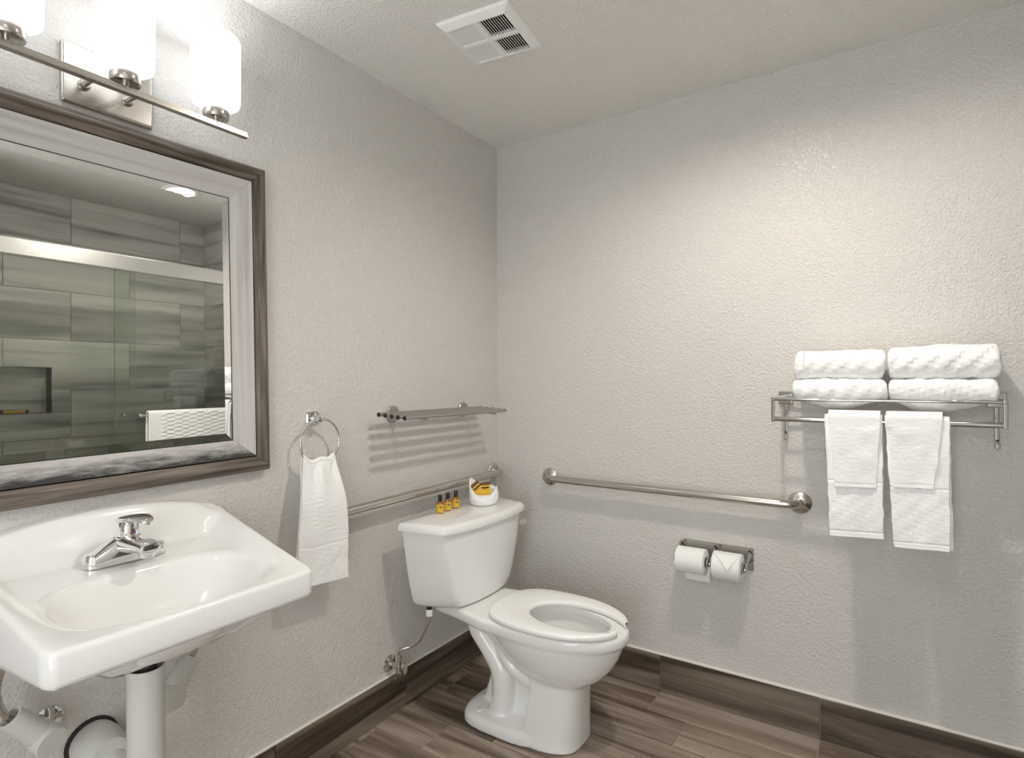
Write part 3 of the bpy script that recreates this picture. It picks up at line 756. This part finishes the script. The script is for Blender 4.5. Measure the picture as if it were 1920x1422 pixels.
lev = obj('flush_lever', join(lathe([(0.013, 0.0), (0.013, 0.010), (0.009, 0.014)], (0.262, 0.262, 0.668), 'y', 20), box(0.252, 0.276, 0.270, 0.302, 0.656, 0.682), box(0.254, 0.290, 0.288, 0.300, 0.660, 0.680)), M_chrome, toi, local=True, bev=0.002)

# toilet supply
sv = thing('toilet_supply_valve', 'steel supply hose and stop valve on the wall below the toilet tank', 'valve', (0, -0.74, 0.19))
obj('escutcheon', lathe([(0.032, 0.0006), (0.032, 0.005), (0.020, 0.014), (0.012, 0.016)], (0, -0.742, 0.200), 'x', 28), M_chrome, sv)
obj('valve_body', join(lathe([(0.010, 0.0), (0.010, 0.058)], (0.002, -0.742, 0.200), 'x', 16), lathe([(0.013, 0.178), (0.013, 0.205), (0.010, 0.207), (0.010, 0.222), (0.012, 0.224), (0.012, 0.240), (0.008, 0.243)], (0.052, -0.742, 0.0), 'z', 20)), M_steel, sv)
hv = obj('valve_handle', loft([sell(0, 0, 0.012, 0.020, 0.0, 2), sell(0, 0, 0.014, 0.022, 0.004, 2), sell(0, 0, 0.012, 0.020, 0.012, 2)]), M_steel, sv, local=True)
hv.matrix_local = Matrix.Translation((0.072, -0.0, 0.008)) @ Matrix(((0, 0, 1, 0), (1, 0, 0, 0), (0, 1, 0, 0), (0, 0, 0, 1)))
hp = crom([(0.052, -0.742, 0.243), (0.054, -0.743, 0.258), (0.068, -0.733, 0.269), (0.090, -0.716, 0.276), (0.120, -0.703, 0.299), (0.148, -0.698, 0.350), (0.160, -0.694, 0.385), (0.164, -0.693, 0.405)], 8)
obj('supply_hose', tube(hp, 0.0058, 12), M_steel, sv)
obj('coupling_nut', lathe([(0.0135, 0.402), (0.0135, 0.420), (0.012, 0.427)], (0.164, -0.693, 0), 'z', 8), M_plas, sv, ang=20)
obj('fill_shank', lathe([(0.011, 0.424), (0.011, 0.432)], (0.164, -0.693, 0), 'z', 16), M_black, sv)

# ------------------------------------------------------------------ things on the tank lid
LZ = 0.763
BOT = ['small amber toiletry bottle with black cap, left of three on the tank lid', 'small amber toiletry bottle with black cap, middle of three on the tank lid', 'small amber toiletry bottle with black cap, right of three on the tank lid']
def bottle(x, y, lb, first):
    t = thing('toiletry_bottle', lb, 'bottle', (x, y, LZ), math.radians(35), 'toiletry bottles on the tank lid')
    if first is None:
        obj('bottle_body', loft([sell(0, 0, 0.0085, 0.0125, 0.0, 2.4), sell(0, 0, 0.0095, 0.0135, 0.0015, 2.4), sell(0, 0, 0.0095, 0.0135, 0.040, 2.4), sell(0, 0, 0.0085, 0.012, 0.0455, 2.3), sell(0, 0, 0.0065, 0.0068, 0.048, 2)]), M_amber, t, local=True)
        obj('cap', lathe([(0.0078, 0.0475), (0.0082, 0.048), (0.0080, 0.0715), (0.0072, 0.073)], (0, 0, 0), 'z', 20), M_cap, t, local=True)
        th = [PI*(k/16-0.5)*0.96 for k in range(17)]
        q = lambda a, e, z: Vector(((0.0095+e)*math.copysign(abs(cos(a))**(2/2.4), cos(a)), (0.0135+e)*math.copysign(abs(sin(a))**(2/2.4), sin(a)), z))
        lab = obj('label', loft([[q(a, 0.0003, z) for a in th] for z in (0.0035, 0.0365)], False, False, False), M_yel, t, local=True, label='yellow printed label')
        wing = [(0.002, 0.021), (0.010, 0.023), (0.0105, 0.028), (0.004, 0.031), (-0.002, 0.029), (-0.004, 0.025)]
        V = [Vector((0.0096+0.0006-abs(y_)*0.10, y_*0.9, z_)) for y_, z_ in wing]+[Vector((0.0096+0.0002-abs(y_)*0.10, y_*0.9, z_)) for y_, z_ in wing]
        n = len(wing)
        obj('emblem', (V, [tuple(range(n)), tuple(range(2*n-1, n-1, -1))]+[(k, (k+1) % n, (k+1) % n+n, k+n) for k in range(n)]), M_ink, lab, local=True, ang=0, label='dark winged emblem')
    else:
        for ch in first.children:
            c = ch.copy(); link(c); c.parent = t
            for g2 in ch.children:
                e = g2.copy(); link(e); e.parent = c
    return t
B0 = bottle(0.128, -0.587, BOT[0], None); B0.rotation_euler.z = math.radians(-60)
bottle(0.124, -0.535, BOT[1], B0).rotation_euler.z = math.radians(-52)
bottle(0.121, -0.479, BOT[2], B0).rotation_euler.z = math.radians(-50)

CC = Vector((0.168, -0.352, LZ))
def cup():
    n = 64; rings = []
    def rim(th):   # th measured so that 0 faces the camera
        return 0.050+0.034*sstep(0.75, 1.35, abs(th-(-1.55)) < 1.1 and (1.35-abs(th+1.55)*0.55) or 0)+0.0
    rows = 14
    dirc = math.atan2(-2.3213-CC.y, 1.6206-CC.x)
    for j in range(rows+1):
        t = j/rows; R = []
        for k in range(n):
            th = 2*PI*k/n; a = (th-dirc+PI) % (2*PI)-PI      # a=0 toward the camera, + to the right
            hgt = 0.046+0.022*sstep(0.35, 1.5, abs(a))
            hgt += 0.042*math.exp(-((a+1.95)/0.62)**2)+0.012*math.exp(-((a-1.35)/0.35)**2)+0.016*math.exp(-((abs(a)-PI)/0.7)**2)
            r = interp([(0, 0.045), (0.06, 0.056), (0.3, 0.061), (0.6, 0.060), (1, 0.056)], t)
            r += 0.006*math.exp(-((a-1.35)/0.3)**2)*t + 0.0025*sin(3*a+7*t)*t+0.002*vnoise(a*3, t*5, 3)
            dz = 0.003*sin(a*2.2+t*9)*sin(t*PI)
            R.append(Vector((CC.x+r*cos(th), CC.y+r*sin(th), CC.z+hgt*t+dz)))
        rings.append(R)
    for j in range(rows-2, 0, -3):      # inner wall
        t = j/rows
        rings.append([Vector((CC.x+(v.x-CC.x)*0.88, CC.y+(v.y-CC.y)*0.88, max(CC.z+0.006, v.z-0.002))) for v in rings[j]])
    return loft(rings)
wc = obj('washcloth_pouch', cup(), M_weave, ang=180); tag(wc, 'white washcloth folded into a small pouch holding two sachets on the tank lid', 'washcloth')
def sachet(lb, c, rz, tilt, rolla):
    t = thing('sachet', lb, 'sachet', c)
    R = Matrix.Rotation(rz, 4, 'Z') @ Matrix.Rotation(tilt, 4, 'Y') @ Matrix.Rotation(rolla, 4, 'X')
    w, h = 0.024, 0.027
    def pil(i, j):
        a, b = i*2-1, j*2-1; bul = 0.0045*(1-a*a)*(1-b*b)
        return bul
    VF = []
    for sg in (1, -1):
        VF.append(grid(lambda i, j: (Vector((sg*(pil(i, j)+0.0004), (i*2-1)*w, (j*2-1)*h+h)), (i, j)), 10, 10))
    o = obj('packet', join(*VF), M_yel, t, local=True); o.matrix_local = R
    def strip(j0, j1, i0, i1, m, nm, lb2):
        g_ = grid(lambda i, j: (Vector((pil(lerp(i0, i1, i), lerp(j0, j1, j))+0.0010, (lerp(i0, i1, i)*2-1)*w, (lerp(j0, j1, j)*2-1)*h+h)), (i, j)), 6, 3)
        s2 = obj(nm, g_, m, t, local=True, label=lb2); s2.matrix_local = R
    strip(0.74, 1.0, 0, 1, M_brown, 'top_band', 'brown printed band')
    strip(0.50, 0.62, 0.18, 0.86, M_ink, 'lettering', 'small dark printed line')
    strip(0.40, 0.44, 0.30, 0.70, M_ink, 'lettering', 'small dark printed line')
    return t
sachet('yellow sachet with dark print standing in front in the washcloth pouch', (CC.x+0.014, CC.y-0.003, LZ+0.040), math.radians(-54), math.radians(-14), math.radians(5))
sachet('yellow and brown sachet leaning behind the front one in the washcloth pouch', (CC.x-0.004, CC.y-0.010, LZ+0.046), math.radians(-54), math.radians(-10), math.radians(40))

# ------------------------------------------------------------------ toilet paper holder
tp = thing('toilet_paper_holder', 'chrome double toilet paper holder on the wall under the grab bar', 'paper holder', (1.05, 0, 0.56))
obj('backplate', box(0.918, 1.184, -0.005, -0.0005, 0.560, 0.644), M_rchrome, tp, bev=0.002)
obj('top_lip', box(0.917, 1.185, -0.010, -0.0008, 0.642, 0.646), M_rchrome, tp, bev=0.001)
RZ, RD = 0.586, 0.078
for xx in (0.909, 1.043, 1.170):
    arm = []
    for f, (yy, zz, hh, ww) in enumerate([(-0.002, 0.618, 0.020, 0.014), (-0.020, 0.616, 0.014, 0.010), (-0.045, 0.606, 0.011, 0.007), (-0.066, 0.592, 0.014, 0.006), (-0.082, 0.586, 0.015, 0.006), (-0.094, 0.585, 0.006, 0.004)]):
        arm.append([Vector((xx+ww*cos(2*PI*k/16)*0.8, yy, zz+hh*sin(2*PI*k/16))) for k in range(16)])
    obj('arm', loft(arm), M_rchrome, tp, ang=60)
for x0, x1 in ((0.912, 1.040), (1.046, 1.167)):
    obj('roller', lathe([(0.008, 0), (0.017, 0.002), (0.017, 0.010), (0.012, 0.013), (0.012, x1-x0-0.013), (0.017, x1-x0-0.010), (0.017, x1-x0-0.002), (0.008, x1-x0)], (x0, -RD, RZ), 'x', 24), M_rchrome, tp)
def roll_(lb, x0, x1, r, kind):
    t = thing('toilet_roll', lb, 'toilet roll', ((x0+x1)/2, -RD, RZ-r))
    w = x1-x0
    obj('paper', lathe([(0.0205, 0.0), (r-0.003, 0.0), (r, 0.002), (r, w-0.002), (r-0.003, w), (0.0205, w), (0.0205, 0.0)], (x0, -RD, RZ), 'x', 56, False, False), M_tissue, t, ang=50)
    obj('core', lathe([(0.0205, -0.0005), (0.0205, w+0.0005), (0.0190, w+0.0005), (0.0190, -0.0005), (0.0205, -0.0005)], (x0, -RD, RZ), 'x', 40, False, False), M_card, t)
    return t
r1 = roll_('left roll of white toilet paper with a loose sheet hanging down', 0.918, 1.026, 0.049, 0)
def sheet(i, j):
    x = lerp(0.934, 1.030, i); z = lerp(RZ-0.01, 0.494, j); y = -RD+0.0492-0.001*sin(j*3)-0.006*j
    if j < 0.2: y = -RD+0.0496
    return (Vector((x, y, z)), (i, j))
so = obj('hanging_sheet', grid(sheet, 8, 16), M_tissue, r1); m_ = so.modifiers.new('t', 'SOLIDIFY'); m_.thickness = 0.0006
r2_ = roll_('right roll of white toilet paper with its end folded to a point', 1.056, 1.158, 0.051, 1)
def fold(i, j):
    # triangular end sheet lying on the front of the roll, tip lifted
    half = lerp(0.051, 0.002, j); x = 1.107+(i*2-1)*half+0.012*j
    a = lerp(math.radians(70), math.radians(2), j); rr = 0.0515+0.0006+0.010*max(0, j-0.55)**1.3*2
    return (Vector((x, -RD-rr*cos(a), RZ+rr*sin(a))), (i, j))
so = obj('folded_point', grid(fold, 12, 16), M_tissue, r2_, label='triangular folded paper end'); m_ = so.modifiers.new('t', 'SOLIDIFY'); m_.thickness = 0.0016; m_.offset = 1

# ------------------------------------------------------------------ towel rack
RX0, RX1, RYF = 1.290, 1.890, -0.222
rk = thing('towel_rack', 'chrome hotel towel rack with shelf bars and a hanging bar on the wall', 'towel rack', (1.59, 0, 1.14))
for xx, sg in ((1.300, 1), (1.897, -1)):
    obj('wall_bracket', join(box(xx-0.024, xx+0.024, -0.016, -0.0005, 1.198, 1.244), box(xx-0.006, xx+0.006, -0.012, -0.001, 1.085, 1.20), box(xx-0.006, xx+0.006, -0.030, -0.001, 1.068, 1.088)), M_rchrome, rk, bev=0.003)
    obj('screw', lathe([(0.004, 0), (0.004, 0.002)], (xx, -0.0118, 1.094), '-y', 12), M_black, rk)
for xx in (RX0, RX1):
    obj('end_frame', join(box(xx-0.005, xx+0.005, RYF-0.008, -0.010, 1.215, 1.228), box(xx-0.005, xx+0.005, RYF-0.009, RYF+0.008, 1.145, 1.2155)), M_rchrome, rk, bev=0.0015)
for k, yy in enumerate((RYF, -0.172, -0.122, -0.072, -0.030)):
    obj('shelf_bar', tube([(RX0, yy, 1.2205), (RX1, yy, 1.2205)], 0.0045 if k else 0.005, 12), M_rchrome, rk)
obj('hanging_bar', tube([(RX0, RYF, 1.155), (RX1, RYF, 1.155)], 0.0085, 16), M_rchrome, rk)

# folded bath towels: rounded block with a stair-stepped weave modelled into it
def folded_towel(x0, x1, y0, y1, z0, z1, seed, lean=0.0, sag=0.0, cell=0.0125, rel=0.0016, r=0.024, flip=1, crown=0.008):
    nx, ncs = 96, 150
    cy, cz = (y0+y1)/2, (z0+z1)/2; hy, hz = (y1-y0)/2, (z1-z0)/2
    r = min(r, hz*0.98)
    per = 4*(hy-r)+4*(hz-r)+2*PI*r
    def prof(s):          # arc length -> (y, z, ny, nz); starts at the wall side bottom
        segs = [(2*(hy-r), 'b'), (PI*r/2, 'c1'), (2*(hz-r), 'f'), (PI*r/2, 'c2'), (2*(hy-r), 't'), (PI*r/2, 'c3'), (2*(hz-r), 'w'), (PI*r/2, 'c4')]
        for L_, nme in segs:
            if s <= L_ or nme == 'c4':
                t = s/L_ if L_ > 0 else 0
                if nme == 'b': return (hy-r-2*(hy-r)*t, -hz, 0, -1)
                if nme == 'c1': a = -PI/2-t*PI/2; return (-(hy-r)+r*cos(a), -(hz-r)+r*sin(a), cos(a), sin(a))
                if nme == 'f': return (-hy, -(hz-r)+2*(hz-r)*t, -1, 0)
                if nme == 'c2': a = PI-t*PI/2; return (-(hy-r)+r*cos(a), (hz-r)+r*sin(a), cos(a), sin(a))
                if nme == 't': return (-(hy-r)+2*(hy-r)*t, hz, 0, 1)
                if nme == 'c3': a = PI/2-t*PI/2; return ((hy-r)+r*cos(a), (hz-r)+r*sin(a), cos(a), sin(a))
                if nme == 'w': return (hy, (hz-r)-2*(hz-r)*t, 1, 0)
                a = -t*PI/2; return ((hy-r)+r*cos(a), -(hz-r)+r*sin(a), cos(a), sin(a))
            s -= L_
    rings = []
    er = 0.018
    for i in range(nx+1):
        f = i/nx; x = lerp(x0, x1, f)
        e = min(x-x0, x1-x); k = 1.0
        ins = 0.0
        if e < er: ins = er-math.sqrt(max(0, er*er-(er-e)**2))
        R = []
        for j in range(ncs):
            s_ = per*j/ncs; y, z, ny, nz = prof(s_)
            sy = (hy-ins*0.6)/hy; sz = (hz-ins*0.8)/hz
            yy, zz = y*sy, z*sz
            ci, cj = math.floor((x-x0)/cell), math.floor(s_/cell)
            up = rel if ((ci-flip*cj) % 4) < 2 else 0.0
            if e < 0.004: up = 0
            w = 0.0045*vnoise(x*16, s_*10, seed)+0.0012*vnoise(x*45, s_*40, seed+5)
            amp = up+w
            yy += ny*amp; zz += nz*amp
            tz = (zz+hz)/(2*hz)
            zz += crown*sin(PI*f)*max(0, tz)-(sag*sin(PI*min(1, max(0, (f-0.04)/0.92)))**0.8*(1-max(0, tz))*(1-((y)/hy)**2 if abs(y) < hy else 0))
            xx = x+lean*(tz-0.5)+0.004*vnoise(s_*25, seed*3.1, seed+2)*(1 if e < 0.03 else 0)
            R.append(Vector((xx, cy+yy, cz+zz)))
        rings.append(R)
    return loft(rings)
TW = [((1.348, 1.612), (-0.232, -0.022), (1.222, 1.283), 1, 'white folded bath towel at the bottom of the left pile on the rack', 0.028, 1, -0.004, 0.0005),
      ((1.618, 1.878), (-0.232, -0.022), (1.222, 1.285), 2, 'white folded bath towel at the bottom of the right pile on the rack', 0.036, -1, 0.0, 0.0005),
      ((1.352, 1.606), (-0.228, -0.026), (1.287, 1.378), 3, 'thick white folded bath towel on top of the left pile on the rack', 0.0, 1, 0.004, 0.0),
      ((1.616, 1.884), (-0.228, -0.024), (1.288, 1.382), 4, 'thick white folded bath towel on top of the right pile', 0.0, 1, 0.0, 0.0)]
for (xa, xb), (ya, yb), (za, zb_), sd, lb, sag, fl, ln, _c in TW:
    o = obj('bath_towel', folded_towel(xa, xb, ya, yb, za, zb_, sd, ln, sag, flip=fl, r=0.045 if sd > 2 else 0.028, crown=0.004 if sd > 2 else 0.002, rel=0.0036 if sd == 4 else 0.0024), M_weave, ang=180)
    tag(o, lb, 'towel', 'folded bath towels on the rack')

# towels hung over the bar
def hung(xt0, xt1, xb0, xb1, zt, zbf0, zbf1, zbb0, zbb1, r, seed, weave=True, yb_shift=0.0, bx=0.0, hem=0.02, nx=70):
    nf, ntn, nb = 150, 14, 60
    rows = []
    Ltot = nf+ntn+nb
    def f(i, j):
        q = j*Ltot
        if q <= nf:      # front, from hem up
            t = 1-q/nf; th = None
            zb0 = lerp(zbf0, zbf1, i); z = lerp(zt, zb0, t); y = RYF-r; x = lerp(lerp(xt0, xb0, t), lerp(xt1, xb1, t), i)
            y -= 0.006*sstep(0.2, 1, t)*0+0.0035*vnoise(i*4, t*5, seed)*sstep(0, 0.2, t)
            hemd = (zt-zb0)*t
            dist = (z-zb0)
            if dist < hem*0.15: y -= 0.001
            elif dist < hem and dist > hem*0.8: y += 0.0022
            elif weave and dist < (zt-zb0)*0.47 and dist > hem:
                ci, cj = math.floor(x/0.0125), math.floor(z/0.0125); y -= 0.0009 if ((ci-cj) % 4) < 2 else 0
            elif weave and abs(dist-(zt-zb0)*0.475) < 0.003: y += 0.002
            else: y += 0.0005*vnoise(x*90, z*160, seed+1)
        elif q <= nf+ntn:
            t = (q-nf)/ntn; a = PI-t*PI; y = RYF+r*cos(a); z = zt+r*sin(a); x = lerp(xt0, xt1, i)+0.002*t
        else:
            t = (q-nf-ntn)/nb; zb0 = lerp(zbb0, zbb1, i); z = lerp(zt, zb0, t); y = RYF+r+yb_shift*t; x = lerp(lerp(xt0, xb0+bx, t), lerp(xt1, xb1+bx, t), i)+0.002
            y += 0.003*vnoise(i*4, t*5, seed+7)
        x += 0.0015*vnoise(z*40, i*2, seed+3)
        return (Vector((x, y, z)), (i, j))
    return grid(f, nx, Ltot)
def hang(name, label, thick, *a, **k):
    o = obj(name, hung(*a, **k), M_terry if not k.get('weave', True) else M_weave, ang=180)
    m = o.modifiers.new('thick', 'SOLIDIFY'); m.thickness = thick; m.offset = 0
    return o
o = hang('hand_towel', '', 0.006, 1.445, 1.600, 1.458, 1.601, 1.160, 0.788, 0.796, 0.800, 0.805, 0.0135, 11)
tag(o, 'shorter white hand towel hanging on the left of the rack bar', 'towel', 'hand towels on the rack bar')
o = hang('hand_towel', '', 0.006, 1.607, 1.764, 1.628, 1.762, 1.160, 0.777, 0.784, 0.768, 0.779, 0.0135, 21, bx=0.009, yb_shift=0.004)
tag(o, 'longer white hand towel hanging on the right of the rack bar', 'towel', 'hand towels on the rack bar')
o = hang('washcloth', '', 0.006, 1.455, 1.595, 1.474, 1.584, 1.166, 0.948, 0.953, 0.98, 0.98, 0.0210, 31, weave=False, hem=0.012)
tag(o, 'white washcloth hung over the shorter hand towel on the left', 'washcloth', 'washcloths on the rack bar')
o = hang('washcloth', '', 0.006, 1.610, 1.748, 1.628, 1.726, 1.166, 0.960, 0.964, 0.98, 0.98, 0.0210, 41, weave=False, hem=0.012)
tag(o, 'white washcloth hung over the longer hand towel on the right', 'washcloth', 'washcloths on the rack bar')

# ------------------------------------------------------------------ shower door, seen in the mirror
sd_ = thing('sliding_shower_door', 'frameless sliding glass shower door with a wide aluminium top rail, seen in the mirror', 'shower door', (GX, -0.80, 0.10))
obj('top_rail', join(box(GX-0.032, GX+0.032, PY+0.002, -0.052, 1.935, 2.018), box(GX-0.026, GX+0.026, PY+0.002, -0.052, 2.018, 2.024)), M_rail, sd_, bev=0.008)
obj('bottom_track', box(GX-0.025, GX+0.025, PY+0.002, -0.052, 0.1005, 0.118), M_rail, sd_, bev=0.003)
obj('glass_panel', box(GX-0.016, GX-0.012, -0.86, -0.054, 0.119, 1.96), M_glass, sd_, ang=0)
obj('glass_panel', box(GX+0.012, GX+0.016, PY+0.006, -0.74, 0.119, 1.96), M_glass, sd_, ang=0)
obj('edge_strip', box(GX-0.0165, GX-0.0115, -0.8625, -0.860, 0.119, 1.935), mat('glass_edge_green', (0.10, 0.14, 0.11), 0.2), sd_, ang=0, label='dark green polished glass edge')
obj('wall_jamb', box(GX-0.02, GX+0.02, -0.054, -0.0505, 0.118, 1.935), M_rail, sd_, bev=0.002)
DBX = GX-0.075
tb = obj('towel_bar', join(tube([(DBX, -0.745, 1.098), (DBX, -0.075, 1.098)], 0.0095, 14), tube([(DBX, -0.70, 1.098), (GX-0.016, -0.70, 1.098)], 0.008, 12), tube([(DBX, -0.12, 1.098), (GX-0.016, -0.12, 1.098)], 0.008, 12)), M_chrome, sd_)
obj('knob', lathe([(0.006, 0), (0.013, 0.006), (0.015, 0.014), (0.012, 0.022), (0.004, 0.026)], (DBX, -0.742, 1.098), '-y', 20), M_chrome, sd_)
obj('knob', lathe([(0.006, 0), (0.012, 0.006), (0.014, 0.014), (0.004, 0.022)], (GX+0.016, -0.80, 1.100), 'x', 20), M_chrome, sd_)
def door_towel(i, j):
    y = lerp(-0.712, -0.13, i); q = j*170
    r = 0.017; zt = 1.104; zf = 0.905; zk = 0.82
    if q <= 80: t = 1-q/80; z = lerp(zt, zf, t); x = DBX-r-0.006*t
    elif q <= 94: a = (q-80)/14*PI; x = DBX-r*cos(a); z = zt+r*sin(a)
    else: t = (q-94)/76; z = lerp(zt, zk, t); x = DBX+r
    ci, cj = math.floor(y/0.022), math.floor(z/0.012)
    if i > 0.12 and q < 100: x -= 0.003 if (ci+2*(cj % 2)) % 4 < 2 else 0
    y += 0.006*vnoise(z*12, 2, 5)
    return (Vector((x, y, z)), (i, j))
o = obj('bath_towel', grid(door_towel, 130, 170), M_weave, ang=180); m = o.modifiers.new('t', 'SOLIDIFY'); m.thickness = 0.007; m.offset = 0
tag(o, 'white bath mat towel over the shower door bar, seen in the mirror', 'towel')
rz_ = thing('razor_tube', 'small yellow and black tube lying in the shower niche, seen in the mirror', 'bottle', (SX+0.03, -1.17, NZ0))
obj('tube_body', lathe([(0.010, 0), (0.0115, 0.003), (0.0115, 0.10), (0.009, 0.103)], (SX+0.03, -1.195, NZ0+0.0122), 'y', 20), M_yel, rz_)
obj('cap', lathe([(0.009, 0), (0.010, 0.003), (0.009, 0.012), (0.004, 0.016)], (SX+0.03, -1.092, NZ0+0.0122), 'y', 20), M_cap, rz_)
obj('cap', lathe([(0.0115, 0), (0.0118, 0.004), (0.0118, 0.045), (0.010, 0.047)], (SX+0.03, -1.195, NZ0+0.0122), '-y', 20), M_cap, rz_)
